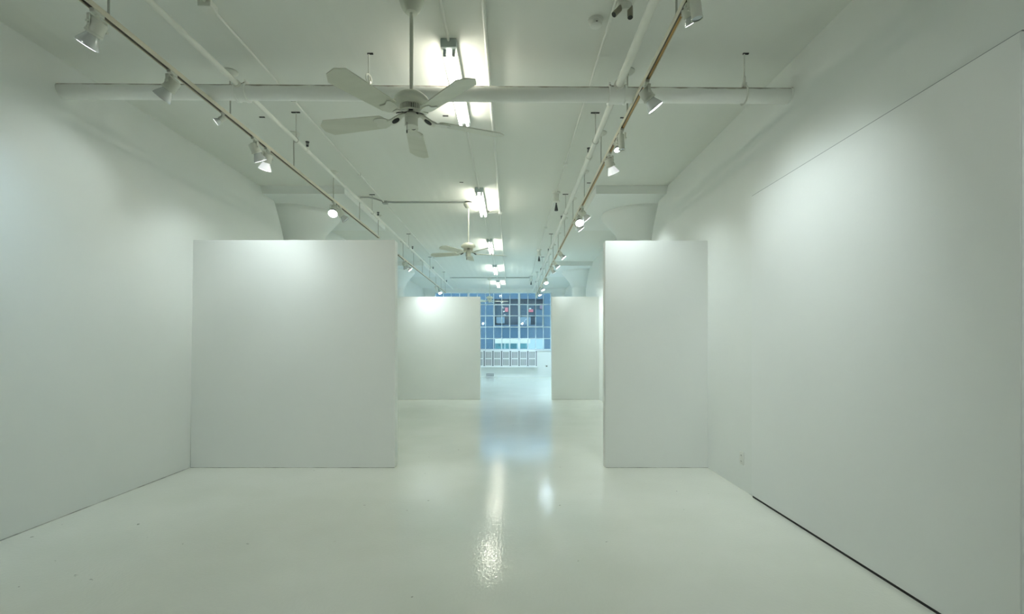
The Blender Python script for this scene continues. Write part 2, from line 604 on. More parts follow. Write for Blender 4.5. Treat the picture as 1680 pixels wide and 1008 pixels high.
# ------------------------------------------------------------------ track spotlights
def make_meshes():
    d = {}
    bm = BM(); box(bm, (0, 0, -0.004), (0.03, 0.075, 0.024)); bevel_all(bm, 0.003, 1); d['adapter'] = (bm, M['spot'])
    # yoke: neck and two arms
    bm = BM()
    tube(bm, (0, 0, -0.014), (0, 0, -0.034), 0.011, 14)
    box(bm, (0, 0, -0.036), (0.104, 0.02, 0.006))
    for s in (-1, 1):
        box(bm, (s * 0.050, 0, -0.064), (0.004, 0.02, 0.06))
        tube(bm, (s * 0.044, 0, -0.082), (s * 0.062, 0, -0.082), 0.008, 12)
    d['yoke'] = (bm, M['spot'])
    # bulb holder about local -Z, pivot at origin
    bm = BM(); lathe(bm, [(0.0435, -0.05), (0.0455, -0.048), (0.0455, -0.036), (0.042, -0.034), (0.042, 0.028), (0.036, 0.036), (0.018, 0.040)], 32); d['holder'] = (bm, M['spot'])
    bm = BM(); lathe(bm, [(0.058, -0.122), (0.059, -0.117), (0.054, -0.102), (0.043, -0.078), (0.034, -0.06), (0.031, -0.048)], 36, cap0=False); d['bulb'] = (bm, M['bulb'])
    bm = BM(); lathe(bm, [(0.03, -0.1245), (0.05, -0.1235), (0.0572, -0.121)], 36, cap1=True); d['lens'] = (bm, M['lens_on'])
    # can type
    bm = BM(); lathe(bm, [(0.028, -0.085), (0.028, 0.045), (0.025, 0.051), (0.012, 0.053)], 36, cap0=False); d['can'] = (bm, M['spot'])
    bm = BM(); lathe(bm, [(0.0275, -0.0855), (0.031, -0.087), (0.031, -0.079), (0.0285, -0.078)], 36, cap0=False, cap1=False); d['rim'] = (bm, M['spot'])
    bm = BM(); lathe(bm, [(0.01, -0.082), (0.0265, -0.081)], 36, cap1=True); d['can_lens'] = (bm, M['lens_on'])
    out = {}
    for k, (bm, m) in d.items():
        bmesh.ops.recalc_face_normals(bm, faces=bm.faces[:])
        me = bpy.data.meshes.new('spot_' + k)
        bm.to_mesh(me); bm.free()
        me.materials.append(m)
        for p in me.polygons:
            p.use_smooth = True
        me.set_sharp_from_angle(angle=math.radians(40))
        out[k] = me
    return out


SM = make_meshes()
MATV = {}


def mesh_var(k, mat):
    key = (k, mat)
    if key not in MATV:
        me = SM[k].copy()
        me.materials.clear(); me.materials.append(M[mat])
        MATV[key] = me
    return MATV[key]


def child(name, me, parent, loc=(0, 0, 0), rot=None):
    o = bpy.data.objects.new(name, me)
    COL.objects.link(o)
    o.parent = parent
    o.location = loc
    if rot is not None:
        o.rotation_euler = rot
    return o


SPOT_GAIN = 1.75


def spot(x, y, aim, style, state, label, watts=0, colr=(1, 0.98, 0.94), size=70):
    """style: par / can / white ; state: on / dim / off"""
    t = thing('track_spotlight', label, 'spotlight', (x, y, TZ), 'track spotlights')
    child('track_adapter', SM['adapter'], t)
    a = Vector(aim).normalized()
    az = math.atan2(a.y, a.x) + math.pi / 2 if abs(a.x) + abs(a.y) > 1e-4 else 0
    child('yoke', SM['yoke'], t, (0, 0, 0), Euler((0, 0, az)))
    q = (-a).to_track_quat('Z', 'Y')
    # keep the pivot axis level: build the frame by hand
    zx = -a
    xx = Vector((math.cos(az), math.sin(az), 0))
    yy = zx.cross(xx).normalized(); xx = yy.cross(zx)
    R = Matrix((xx, yy, zx)).transposed().to_euler()
    piv = (0, 0, -0.082)
    if style == 'mini':
        t.scale = (0.52, 0.52, 0.52)
    lens_m = {'on': 'lens_on', 'dim': 'lens_dim', 'off': 'lens_off'}[state]
    if style == 'can':
        h = child('lamp_housing', SM['can'], t, piv, R)
        child('rim', SM['rim'], h)
        child('lens', mesh_var('can_lens', lens_m), h)
    else:
        h = child('lamp_housing', SM['holder'], t, piv, R)
        child('reflector_bulb', mesh_var('bulb', 'white_bulb' if style == 'white' else 'bulb'), h)
        child('lens', mesh_var('lens', lens_m), h)
    if watts:
        ld = bpy.data.lights.new('spot_or_fill_light', 'SPOT')
        ld.energy = watts * SPOT_GAIN
        ld.color = colr
        ld.spot_size = math.radians(size)
        ld.spot_blend = 0.9
        ld.shadow_soft_size = 0.05
        lo = bpy.data.objects.new('spot_or_fill_light', ld)
        COL.objects.link(lo)
        lo.location = Vector((x, y, TZ - 0.082)) + a * 0.135
        lo.rotation_euler = (-a).to_track_quat('Z', 'Y').to_euler()
    return t


COOL = (0.58, 0.82, 1.0)
NEUT = (0.88, 0.99, 1.0)
spot(LTX, 2.80, (-0.55, 0.10, -0.76), 'par', 'on', 'lit track spotlight nearest the camera on the left track, aimed at left wall', 11.5, COOL, 95)
spot(LTX, 3.42, (-0.6, 0.02, -0.72), 'par', 'off', 'unlit silver track spotlight hanging just in front of the big cross pipe', 0)
spot(LTX, 4.02, (-0.75, -0.25, -0.6), 'mini', 'dim', 'small-looking spotlight alone on left track just past the big cross pipe', 4, NEUT, 90)
spot(LTX, 4.52, (0.25, 0.42, -0.85), 'par', 'dim', 'grey spotlight on left track, upper of a close pair', 8, NEUT, 80)
spot(LTX, 4.76, (-0.34, 0.24, -0.90), 'white', 'on', 'glowing white bulb spotlight on left track, lower of a close pair', 16, NEUT, 120)
spot(LTX, 6.55, (0.10, -0.62, -0.72), 'par', 'on', 'bright spotlight facing the camera above the near left partition', 20.4, NEUT, 80)
spot(LTX, 6.78, (0.60, 0.25, -0.75), 'par', 'off', 'spotlight half hidden behind the bright one above the near left partition', 16.3, NEUT, 80)
spot(-2.42, 11.05, (0.3, 0.35, -0.85), 'par', 'on', 'left spotlight of the pair above the farther left partition', 19.9, NEUT, 100)
spot(-2.42, 11.35, (0.65, 0.2, -0.75), 'par', 'on', 'right spotlight of the pair above the farther left partition', 19.9, NEUT, 100)
spot(-2.42, 15.8, (0.3, 0.7, -0.7), 'can', 'dim', 'can spotlight near the far end of the farther left track', 82.3, COOL, 100)
spot(-2.42, 16.5, (0.3, -0.4, -0.75), 'par', 'on', 'last spotlight on the farther left track, just above the partition top', 82.3, COOL, 100)

spot(RTX, 2.74, (0.50, 0.36, -0.78), 'mini', 'on', 'lit spotlight nearest the camera on the right track, at top edge', 12.8, NEUT, 95)
spot(RTX, 2.60, (0.12, 0.05, -1.0), 'can', 'off', 'upright can spotlight cut by the top edge beside the right track', 0)
spot(RTX, 3.55, (0.60, 0.12, -0.76), 'par', 'on', 'lit spotlight on right track just below the big cross pipe, aimed right', 11.9, NEUT, 95)
spot(RTX, 4.35, (0.08, 0.05, -1.0), 'can', 'off', 'upright can spotlight on right track just past the cross pipe', 0)
spot(RTX, 4.55, (0.1, -0.35, -0.9), 'mini', 'on', 'glaring spotlight on right track between two can spotlights past cross pipe', 8, NEUT, 80)
spot(RTX, 4.88, (0.42, 0.26, -0.86), 'white', 'dim', 'white bulb spotlight on right track aimed at the near right partition', 17, NEUT, 100)
spot(RTX, 6.75, (0.62, 0.12, -0.70), 'par', 'on', 'uppermost spotlight of the cluster of three on the right track', 32.6, NEUT, 90)
spot(RTX, 7.05, (0.0, -0.6, -0.72), 'par', 'on', 'spotlight facing the camera, middle of the right track cluster of three', 16.3, NEUT, 80)
spot(RTX, 7.35, (0.60, 0.10, -0.74), 'par', 'on', 'lowest spotlight of the cluster of three on the right track', 32.6, NEUT, 90)
spot(RTX, 9.80, (0.62, 0.0, -0.68), 'par', 'on', 'first spotlight on right track beyond the cluster of three', 28.6, NEUT, 90)
spot(RTX, 11.0, (0.62, 0.0, -0.70), 'par', 'on', 'second spotlight on right track beyond the cluster of three', 28.6, NEUT, 90)
spot(RTX, 11.75, (0.5, 0.05, -0.80), 'par', 'dim', 'third spotlight on right track, just before the farther right partition', 20.4, NEUT, 90)
spot(RTX, 13.8, (0.12, -0.45, -0.75), 'par', 'on', 'round glaring spotlight on right track beyond the farther right partition', 89.8, COOL, 90)
spot(RTX, 15.5, (0.3, -0.25, -0.85), 'par', 'on', 'glaring spotlight on right track just above the end window', 89.8, COOL, 90)
spot(RTX, 17.1, (0.3, -0.2, -0.85), 'par', 'on', 'lit spotlight hanging in front of the end window on the right track', 89.8, COOL, 90)
spot(RTX, 18.3, (-0.1, 0.35, -0.9), 'can', 'dim', 'last white can spotlight hanging in front of the end window', 80, COOL, 90)

# the same two tracks carry on over the photographer's head; added unseen fill lights without lamp bodies brighten the partitions' fronts
for lx, tx in ((LTX, -2.2), (RTX, 1.2)):
    ld = bpy.data.lights.new('spot_or_fill_light', 'SPOT')
    ld.energy = 95
    ld.color = (0.94, 1.0, 0.96)
    ld.spot_size = math.radians(74)
    ld.spot_blend = 1.0
    ld.shadow_soft_size = 0.06
    lo = bpy.data.objects.new('spot_or_fill_light', ld)
    COL.objects.link(lo)
    lo.location = (lx, -1.0, TZ - 0.15)
    lo.rotation_euler = (Vector((lx, -1.0, TZ - 0.15)) - Vector((tx, 4.6, 0.2))).to_track_quat('Z', 'Y').to_euler()

# ------------------------------------------------------------------ fluorescent fixtures
LX = -0.47


def fluorescent(y, label):
    t = thing('fluorescent_light', label, 'ceiling light', (LX, y, HC), 'twin tube ceiling lights in one row')
    L2 = 0.615
    bm = BM()
    sec = [(-0.056, -0.0005), (-0.056, -0.058), (-0.050, -0.063), (0.050, -0.063), (0.056, -0.058), (0.056, -0.0005)]
    a = [bm.verts.new((x, -L2, z)) for x, z in sec]; b = [bm.verts.new((x, L2, z)) for x, z in sec]
    n = len(sec)
    for i in range(n):
        bm.faces.new((a[i], a[(i + 1) % n], b[(i + 1) % n], b[i]))
    bm.faces.new(a[::-1]); bm.faces.new(b)
    obj('housing', bm, M['fixture'], t, smooth=0)
    for s in (-1, 1):
        bm = BM(); box(bm, (0, s * (L2 + 0.012), -0.033), (0.122, 0.05, 0.066)); bevel_all(bm, 0.004, 1)
        e = obj('end_cap', bm, M['endcap'], t)
        for k in (-1, 1):
            bm = BM(); box(bm, (k * 0.034, s * (L2 - 0.008), -0.082), (0.026, 0.026, 0.062)); bevel_all(bm, 0.005, 2)
            obj('lamp_socket', bm, M['endcap'], e)
    for k in (-1, 1):
        bm = BM(); tube(bm, (k * 0.034, -L2 + 0.006, -0.096), (k * 0.034, L2 - 0.006, -0.096), 0.014, 16)
        obj('fluorescent_tube', bm, M['tube'], t)
    return t


fluorescent(4.33, 'lit twin tube ceiling light nearest the camera, above the big cross pipe')
fluorescent(7.83, 'lit twin tube ceiling light beside the second ceiling fan canopy, second in row')
fluorescent(11.33, 'lit twin tube ceiling light just behind the second fan blades, third in row')
fluorescent(14.83, 'fourth lit twin tube ceiling light, between second and third ceiling fans')
fluorescent(18.33, 'small farthest lit twin tube ceiling light, right above the end window')

# ------------------------------------------------------------------ ceiling fans
def make_fan(x, y, rot, drop, label):
    t = thing('ceiling_fan', label, 'ceiling fan', (x, y, HC), 'cream five-blade ceiling fans')
    zc = CAMH + 0 - HC     # z of camera height relative to the root
    Z = lambda h: h + CAMH - HC - (drop if h < 2.2 else 0)
    bm = BM(); lathe(bm, [(0.022, Z(2.205)), (0.040, Z(2.208)), (0.060, Z(2.232)), (0.075, Z(2.262)), (0.080, Z(2.285))], 40); obj('canopy', bm, M['fan'], t)
    bm = BM(); lathe(bm, [(0.062, Z(2.285)), (0.062, 0.001)], 40); obj('ceiling_ring', bm, M['dark'], t)
    bm = BM(); tube(bm, (0, 0, Z(1.69)), (0, 0, Z(2.21)), 0.0125, 18); obj('downrod', bm, M['fan'], t)
    bm = BM(); lathe(bm, [(0.085, Z(1.603)), (0.105, Z(1.610)), (0.117, Z(1.622)), (0.118, Z(1.636)), (0.110, Z(1.656)), (0.085, Z(1.678)), (0.05, Z(1.692)), (0.02, Z(1.70))], 48)
    mh = obj('motor_housing', bm, M['fan'], t)
    bm = BM()
    tube(bm, (0, 0, Z(1.565)), (0, 0, Z(1.606)), 0.066, 40)
    obj('vent_core', bm, M['dark'], mh)
    bm = BM()
    for k in range(40):
        a = 2 * math.pi * k / 40
        box(bm, (0.071 * math.cos(a), 0.071 * math.sin(a), Z(1.584)), (0.014, 0.0045, 0.044), Matrix.Rotation(a, 4, 'Z'))
    ring(bm, 0.072, 0.006, Matrix.Translation((0, 0, Z(1.562))), 40, 8)
    obj('vent_ring', bm, M['fan'], mh)
    bm = BM(); lathe(bm, [(0.040, Z(1.470)), (0.043, Z(1.476)), (0.043, Z(1.520)), (0.045, Z(1.522)), (0.045, Z(1.547)), (0.03, Z(1.552)), (0.03, Z(1.57))], 36)
    sh = obj('switch_housing', bm, M['fan'], t)
    bm = BM(); tube(bm, (-0.022, -0.038, Z(1.485)), (-0.022, -0.038, Z(1.43)), 0.0016, 6); tube(bm, (-0.022, -0.038, Z(1.43)), (-0.022, -0.038, Z(1.412)), 0.004, 8)
    obj('pull_chain', bm, M['black'], sh)
    rb = 0.66
    bz = Z(1.518)
    for k in range(5):
        a = rot + 2 * math.pi * k / 5
        pitch = math.radians(13)
        R = Matrix.Rotation(a, 4, 'Z') @ Matrix.Translation((0, 0, bz)) @ Matrix.Rotation(pitch, 4, 'X')
        w0, w1 = 0.060, 0.076
        out = [(0.185, -0.040), (0.205, -w0), (0.30, -w0 - 0.004), (rb - 0.048, -w1), (rb - 0.006, -0.036), (rb, -0.028), (rb, 0.028), (rb - 0.006, 0.036), (rb - 0.048, w1), (0.30, w0 + 0.004), (0.205, w0), (0.185, 0.040)]
        bm = BM(); prism(bm, out, 0.0, 0.007, R)
        obj('blade', bm, M['blade'], t, smooth=20)
        # bracket: curved arm from the hub to a plate under the blade root
        bm = BM()
        plate = [(0.150, -0.018), (0.175, -0.040), (0.215, -0.050), (0.245, -0.046), (0.262, -0.030), (0.250, -0.012), (0.246, 0.0), (0.250, 0.012), (0.262, 0.030), (0.245, 0.046), (0.215, 0.050), (0.175, 0.040), (0.150, 0.018)]
        prism(bm, plate, -0.007, -0.0005, R)
        Rz = Matrix.Rotation(a, 4, 'Z')
        arm = [(0.045, Z(1.560)), (0.075, Z(1.552)), (0.10, Z(1.532)), (0.13, Z(1.517)), (0.165, Z(1.512))]
        rows = []
        for i, (r, z) in enumerate(arm):
            w = [0.016, 0.022, 0.034, 0.034, 0.026][i]
            rows.append([bm.verts.new(Rz @ Vector(p)) for p in ((r, -w, z - 0.005), (r, w, z - 0.005), (r, w, z + 0.005), (r, -w, z + 0.005))])
        for q1, q2 in zip(rows, rows[1:]):
            for j in range(4):
                bm.faces.new((q1[j], q1[(j + 1) % 4], q2[(j + 1) % 4], q2[j]))
        bm.faces.new(rows[0][::-1]); bm.faces.new(rows[-1])
        br = obj('blade_bracket', bm, M['fan'], t, smooth=30)
        bm = BM()
        T = Rz @ Matrix.Translation((0.112, 0, Z(1.5205))) @ Matrix.Rotation(math.radians(27), 4, 'Y')
        lathe(bm, [(0.024, -0.002), (0.024, 0.002)], 24, T @ Matrix.Diagonal((1.15, 0.92, 1, 1)))
        obj('bracket_recess', bm, M['dark'], br)
    return t


make_fan(-0.662, 3.25, math.radians(23.8), 0.02, 'large cream five-blade ceiling fan nearest the camera, in front of cross pipe')
make_fan(-0.69, 7.93, math.radians(20), 0.045, 'cream ceiling fan in the middle of the room, beside second tube light')
make_fan(-0.735, 16.9, math.radians(8), 0.03, 'small distant ceiling fan hanging in front of the end window')

# ------------------------------------------------------------------ pipes
# big cross pipe
CY = 3.87
cl = P(96, 150, CY); cr = P(1296, 158, CY)
t = thing('cross_pipe', 'thick white iron pipe crossing the whole ceiling from wall to wall', 'pipe', ((cl.x + cr.x) / 2, CY, (cl.z + cr.z) / 2))
bm = BM(); tube(bm, cl - Vector((0.1, 0, 0)), cr + Vector((0.1, 0, 0)), 0.058, 40); wpart('pipe_run', bm, M['pipe'], t)


def on_cross(px):
    f = (px - 96) / 1200
    return cl.lerp(cr, f)


for px, wd in ((398, 0.075), (1012, 0.125)):
    c = on_cross(px)
    bm = BM(); tube(bm, c - Vector((wd / 2, 0, 0)), c + Vector((wd / 2, 0, 0)), 0.068, 40)
    for s in (-1, 1):
        e = c + Vector((s * wd / 2, 0, 0))
        tube(bm, e - Vector((0.007, 0, 0)), e + Vector((0.007, 0, 0)), 0.075, 40)
        box(bm, e + Vector((0, -0.01, 0.072)), (0.016, 0.05, 0.022))
    wpart('pipe_coupling', bm, M['pipe'], t)
for e, s in ((cl, 1), (cr, -1)):
    bm = BM(); tube(bm, e, e + Vector((s * 0.012, 0, 0)), 0.064, 40); wpart('wall_flange', bm, M['pipe'], t)
for px in (605, 1221):
    c = on_cross(px)
    bm = BM()
    tube(bm, c + Vector((0, 0, 0.075)), (c.x, c.y, HC - 0.0), 0.006, 10)
    ring(bm, 0.066, 0.007, Matrix.Translation(c) @ Matrix.Rotation(math.pi / 2, 4, 'Y') , 36, 8)
    box(bm, c + Vector((0, 0, 0.085)), (0.03, 0.03, 0.03))
    ring(bm, 0.034, 0.008, Matrix.Translation(c + Vector((0, 0, 0.115))) @ Matrix.Rotation(math.pi / 2, 4, 'Y') @ Matrix.Rotation(0.35, 4, 'X'), 24, 8)
    h = wpart('hanger', bm, M['pipe_clean'], t)
    bm = BM(); box(bm, (c.x + 0.012, c.y, HC - 0.004), (0.045, 0.014, 0.008)); at_origin(bm, t.location)
    obj('hanger_toggle', bm, M['dark'], h)

# two long sprinkler pipes
def sprinkler_pipe(x, z, r, y0, y1, heads, hangers, label):
    t = thing('sprinkler_pipe', label, 'pipe', (x, (y0 + y1) / 2, z))
    bm = BM(); tube(bm, (x, y0, z), (x, CY - 0.055, z), r * 1.12, 20); tube(bm, (x, CY + 0.055, z), (x, y1, z), r, 20)
    # one continuous run through the coupling
    tube(bm, (x, CY - 0.06, z), (x, CY + 0.06, z), r * 0.9, 20)
    wpart('pipe_run', bm, M['pipe_clean'], t)
    for s in (-1, 1):
        bm = BM(); tube(bm, (x, CY + s * 0.05, z), (x, CY + s * 0.085, z), r * 1.5, 24); wpart('pipe_collar', bm, M['pipe_clean'], t)
    for y in heads:
        bm = BM(); tube(bm, (x, y - 0.035, z), (x, y + 0.035, z), r * 1.25, 20)
        tube(bm, (x, y, z), (x, y, z + r + 0.02), 0.016, 14); wpart('pipe_tee', bm, M['pipe_clean'], t)
        bm = BM()
        tube(bm, (x, y, z + r + 0.018), (x, y, z + r + 0.04), 0.012, 12)
        for s in (-1, 1):
            tube(bm, (x + s * 0.011, y, z + r + 0.036), (x + s * 0.013, y, z + r + 0.075), 0.0035, 8)
        tube(bm, (x, y, z + r + 0.04), (x, y, z + r + 0.07), 0.005, 8)
        tube(bm, (x, y, z + r + 0.073), (x, y, z + r + 0.078), 0.02, 20)
        wpart('sprinkler_head', bm, M['black'], t)
    for y in hangers:
        bm = BM()
        tube(bm, (x, y, z + r), (x, y, HC), 0.0045, 8)
        ring(bm, r + 0.004, 0.0035, Matrix.Translation((x, y, z)) @ Matrix.Rotation(math.pi / 2, 4, 'X'), 28, 6)
        h = wpart('hanger', bm, M['stem'], t)
        for s in (-1, 1):
            pass
        bm = BM(); box(bm, (x - 0.004, y, HC - 0.004), (0.085, 0.016, 0.008)); at_origin(bm, t.location)
        obj('hanger_toggle', bm, M['dark'], h)
    return t


sprinkler_pipe(-2.135, CAMH + 2.03, 0.0185, 0.0, 17.9, [5.12, 7.85, 10.6, 13.4, 16.2], [4.85, 7.52, 10.2, 12.9, 15.6], 'white sprinkler pipe running lengthwise beside the left track')
sprinkler_pipe(0.845, CAMH + 2.025, 0.026, 0.0, 18.6, [5.29, 8.1, 10.9, 13.7, 16.5], [4.86, 7.50, 10.2, 12.9, 15.6], 'white sprinkler pipe running lengthwise beside the right track')

# ------------------------------------------------------------------ conduits
def conduit(pts, r, mat, label, boxes=(), couplings=()):
    p0 = Vector(pts[0])
    t = thing('conduit', label, 'conduit', p0)
    bm = BM(); path_tube(bm, pts, r, 10); wpart('conduit_run', bm, mat, t)
    for p in couplings:
        bm = BM(); box(bm, (p[0], p[1], HC - 0.014), (0.05, 0.02, 0.027)); wpart('strap', bm, mat, t, 0)
    for p, s in boxes:
        bm = BM(); box(bm, p, s); bevel_all(bm, 0.004, 1); wpart('junction_box', bm, mat, t)
    return t


zc = HC - 0.014
conduit([(-2.045, 0, zc), (-2.045, 3.2, zc), (-2.045, 7.9, zc), (-2.07, 19, zc)], 0.0105, M['conduit'], 'thin conduit along the ceiling between left sprinkler pipe and fan',
        boxes=[((-2.05, 3.30, HC - 0.025), (0.09, 0.09, 0.05))], couplings=[(-2.045, 4.6, zc), (-2.045, 6.6, zc), (-2.05, 10.5, zc), (-2.055, 13, zc)])
conduit([(0.715, 0, zc), (0.70, 4.5, zc), (0.69, 7.4, zc), (0.69, 18, zc)], 0.0105, M['conduit'], 'thin conduit along the ceiling left of the right sprinkler pipe',
        couplings=[(0.703, 4.4, zc), (0.695, 6.2, zc), (0.69, 9.6, zc)])
conduit([(-0.185, 0, zc - 0.004), (-0.185, 8.4, zc - 0.004), (-0.19, 19.6, zc - 0.004)], 0.0155, M['conduit'], 'straight conduit along the ceiling just right of the tube lights',
        boxes=[((-0.185, 8.52, HC - 0.02), (0.06, 0.10, 0.04))])
conduit([(LX - 0.01, 0, zc), (LX, 3.72, zc)], 0.011, M['conduit'], 'conduit feeding the nearest tube light from the top edge')
for i, (a, b_, lab) in enumerate(((4.95, 7.21, 'conduit between the first and second tube lights'), (8.45, 10.71, 'conduit between the second and third tube lights'),
                                  (11.95, 14.21, 'conduit between the third and fourth tube lights'), (15.45, 17.71, 'conduit between the fourth and fifth tube lights'))):
    conduit([(LX, a, zc), (LX, b_, zc)], 0.011, M['conduit'], lab)
conduit([(LX + 0.06, 8.50, zc), (-0.2, 8.50, zc)], 0.009, M['grey_conduit'], 'short crosswise conduit from second tube light to the straight conduit')
conduit([(-2.36, 7.62, zc), (-2.22, 7.62, zc), (-2.13, 7.72, zc), (-2.04, 7.86, zc), (-1.9, 7.90, zc), (-0.75, 7.90, zc)], 0.0115, M['grey_conduit'], 'crosswise conduit from left track canopy to the second fan',
        boxes=[((-2.03, 7.88, HC - 0.022), (0.08, 0.08, 0.044))])
conduit([(-2.1, 16.85, zc), (-0.80, 16.85, zc), (0.68, 16.85, zc)], 0.016, M['grey_conduit'], 'crosswise conduit at the distant third fan')

# ------------------------------------------------------------------ small ceiling fittings
# twin lamp holder with empty sockets
c = Vector((0.77, 3.27, HC))
t = thing('twin_lamp_holder', 'twin lamp holder with two bare tubular sockets at the ceiling top edge', 'lamp holder', c)
bm = BM(); box(bm, (0, 0, -0.018), (0.115, 0.11, 0.035)); bevel_all(bm, 0.004, 1); obj('base_box', bm, M['plastic'], t)
bm = BM(); lathe(bm, [(0.028, -0.075), (0.038, -0.06), (0.042, -0.036)], 24); obj('swivel_hub', bm, M['plastic'], t)
for s, d in ((-1, Vector((-0.62, -0.25, -0.74))), (1, Vector((-0.05, -0.25, -0.95)))):
    d = d.normalized(); p = Vector((s * 0.03, 0, -0.05))
    bm = BM(); tube(bm, p, p + d * 0.085, 0.0185, 24); so = obj('lamp_socket', bm, M['socket'], t)
    bm = BM(); tube(bm, p + d * 0.0853, p + d * 0.0862, 0.0165, 24); obj('socket_mouth', bm, M['dark'], so)

c = Vector((0.605, 3.47, HC))
t = thing('smoke_detector', 'round white smoke detector on the ceiling right of the nearest tube light', 'smoke detector', c)
bm = BM(); lathe(bm, [(0.030, -0.046), (0.040, -0.043), (0.046, -0.030), (0.048, -0.018)], 36); obj('detector_body', bm, M['plastic'], t)
bm = BM(); lathe(bm, [(0.052, -0.018), (0.054, -0.012), (0.054, -0.0005)], 36); obj('mounting_base', bm, M['plastic'], t)
bm = BM(); box(bm, (0.0, -0.041, -0.036), (0.012, 0.006, 0.006)); obj('indicator_slot', bm, M['dark'], t)

for (x, y, lab) in ((0.69, 7.4, 'black cone-shaped fitting under the ceiling, nearest of three on right'),
                    (0.69, 11.9, 'black cone-shaped fitting under the ceiling, middle of three on right'),
                    (0.69, 16.6, 'tiny black cone-shaped fitting under the ceiling, farthest of three on right')):
    t = thing('pendant_fitting', lab, 'ceiling fitting', (x, y, HC), 'black cone fittings')
    bm = BM(); lathe(bm, [(0.035, -0.165), (0.055, -0.155), (0.055, -0.135), (0.04, -0.13), (0.04, -0.03), (0.06, -0.028), (0.06, 0.002)], 24); obj('base', bm, M['plastic'], t)
    bm = BM(); tube(bm, (0, 0, -0.165), (0, 0, -0.20), 0.010, 14); obj('neck', bm, M['black'], t)
    bm = BM(); lathe(bm, [(0.027, -0.285), (0.026, -0.265), (0.012, -0.19)], 24); obj('cone', bm, M['black'], t)

for (px, py, lab) in ((430, 192, 'small dark slot in the ceiling left of the left sprinkler pipe'),
                      (1022, 193, 'small dark slot in the ceiling between right pipe and right track'),
                      (731, 190, 'small dark slot in the ceiling beside the nearest tube light'),
                      (757, 299, 'small dark slot in the ceiling before the second tube light'),
                      (966, 300, 'small faint slot in the ceiling left of right track, past cross pipe')):
    y = (HC - CAMH) * F / (VY - py)
    x = (px - VX) * y / F
    bm = BM(); box(bm, (x, y, HC - 0.003), (0.055, 0.014, 0.006))
    single('ceiling_insert', bm, M['dark'], (x, y, HC), lab, 'ceiling slot', 'dark ceiling slots', 0)

# ------------------------------------------------------------------ wall fittings
c = Vector((2.15, 4.53, 0.29))
t = thing('wall_outlet', 'ivory wall outlet low on the right wall beside the dark floor gap', 'outlet', c)
bm = BM(); box(bm, (-0.004, 0, 0), (0.008, 0.073, 0.118)); bevel_all(bm, 0.002, 2); obj('cover_plate', bm, M['plastic'], t)
for s in (-1, 1):
    bm = BM(); box(bm, (-0.0088, 0, s * 0.027), (0.003, 0.032, 0.026)); bevel_all(bm, 0.001, 1); r = obj('receptacle', bm, M['plastic'], t)
    bm = BM()
    box(bm, (-0.0107, -0.007, s * 0.027), (0.001, 0.003, 0.010)); box(bm, (-0.0107, 0.007, s * 0.027), (0.001, 0.003, 0.010))
    obj('slots', bm, M['dark'], r)

# radiator cabinet below the end window
RY = YE - 0.20
rx0, rx1 = P(752, 0, RY).x, P(881, 0, RY).x
rz0, rz1 = P(0, 601.5, RY).z, P(0, 576, RY).z
t = thing('radiator', 'long white radiator cabinet with slatted grilles below the end window', 'radiator', ((rx0 + rx1) / 2, RY, rz0))
bm = BM()
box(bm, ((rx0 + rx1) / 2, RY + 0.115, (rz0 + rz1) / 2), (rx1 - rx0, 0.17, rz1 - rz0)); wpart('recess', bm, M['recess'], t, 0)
bm = BM(); box(bm, ((rx0 + rx1) / 2, RY + 0.095, rz1 + 0.008), (rx1 - rx0 + 0.04, 0.21, 0.018)); wpart('top_cover', bm, M['radiator'], t, 0)
bm = BM(); box(bm, ((rx0 + rx1) / 2, RY + 0.10, rz0 - 0.012), (rx1 - rx0 + 0.02, 0.20, 0.05)); wpart('bottom_rail', bm, M['radiator'], t, 0)
bm = BM(); box(bm, (rx1 + 0.006, RY + 0.105, (rz0 + rz1) / 2), (0.014, 0.19, rz1 - rz0 + 0.03)); wpart('side_panel', bm, M['radiator'], t, 0)
n = 9
pw = (rx1 - rx0) / n
for k in range(n):
    x0 = rx0 + k * pw
    bm = BM()
    g0, g1 = x0 + pw * 0.12, x0 + pw * 0.78
    hh = rz1 - rz0
    zc2 = (rz0 + rz1) / 2
    box(bm, (g0 - 0.012, RY + 0.01, zc2), (0.03, 0.024, hh)); box(bm, (g1 + 0.012, RY + 0.01, zc2), (0.034, 0.024, hh))
    for j in range(1, 5):
        box(bm, (g0 + (g1 - g0) * j / 5, RY + 0.012, zc2), (0.017, 0.018, hh))
    for z in (rz0 + 0.02, zc2, rz1 - 0.02):
        box(bm, ((g0 + g1) / 2, RY + 0.009, z), (g1 - g0, 0.02, 0.036))
    wpart('grille_panel', bm, M['radiator'], t, 0)

# floor-level vent
c = P(804, 617.0, YE - 0.02); c.z = 0.02
t = thing('floor_vent', 'small dark slotted vent at the foot of the end wall', 'vent', (c.x, c.y, 0))
bm = BM(); box(bm, (0, 0.008, 0.075), (0.32, 0.02, 0.14)); obj('vent_back', bm, M['dark'], t, smooth=0)
bm = BM()
for z in (0.012, 0.075, 0.138):
    box(bm, (0, -0.004, z), (0.32, 0.008, 0.02))
for k in range(8):
    box(bm, (-0.16 + 0.32 * k / 7, -0.004, 0.075), (0.016, 0.008, 0.14))
obj('vent_grille', bm, M['radiator'], t, smooth=0)
c = P(896.5, 601, YE)
t = thing('dark_wall_socket', 'tiny dark socket on the end wall right of the radiator', 'outlet', c)
bm = BM(); box(bm, (0, -0.004, 0), (0.11, 0.008, 0.08)); bevel_all(bm, 0.002, 1); obj('cover_plate', bm, M['plastic'], t)
bm = BM(); box(bm, (0.01, -0.02, 0.0), (0.05, 0.03, 0.04)); bevel_all(bm, 0.006, 2); obj('plug', bm, M['black'], t)

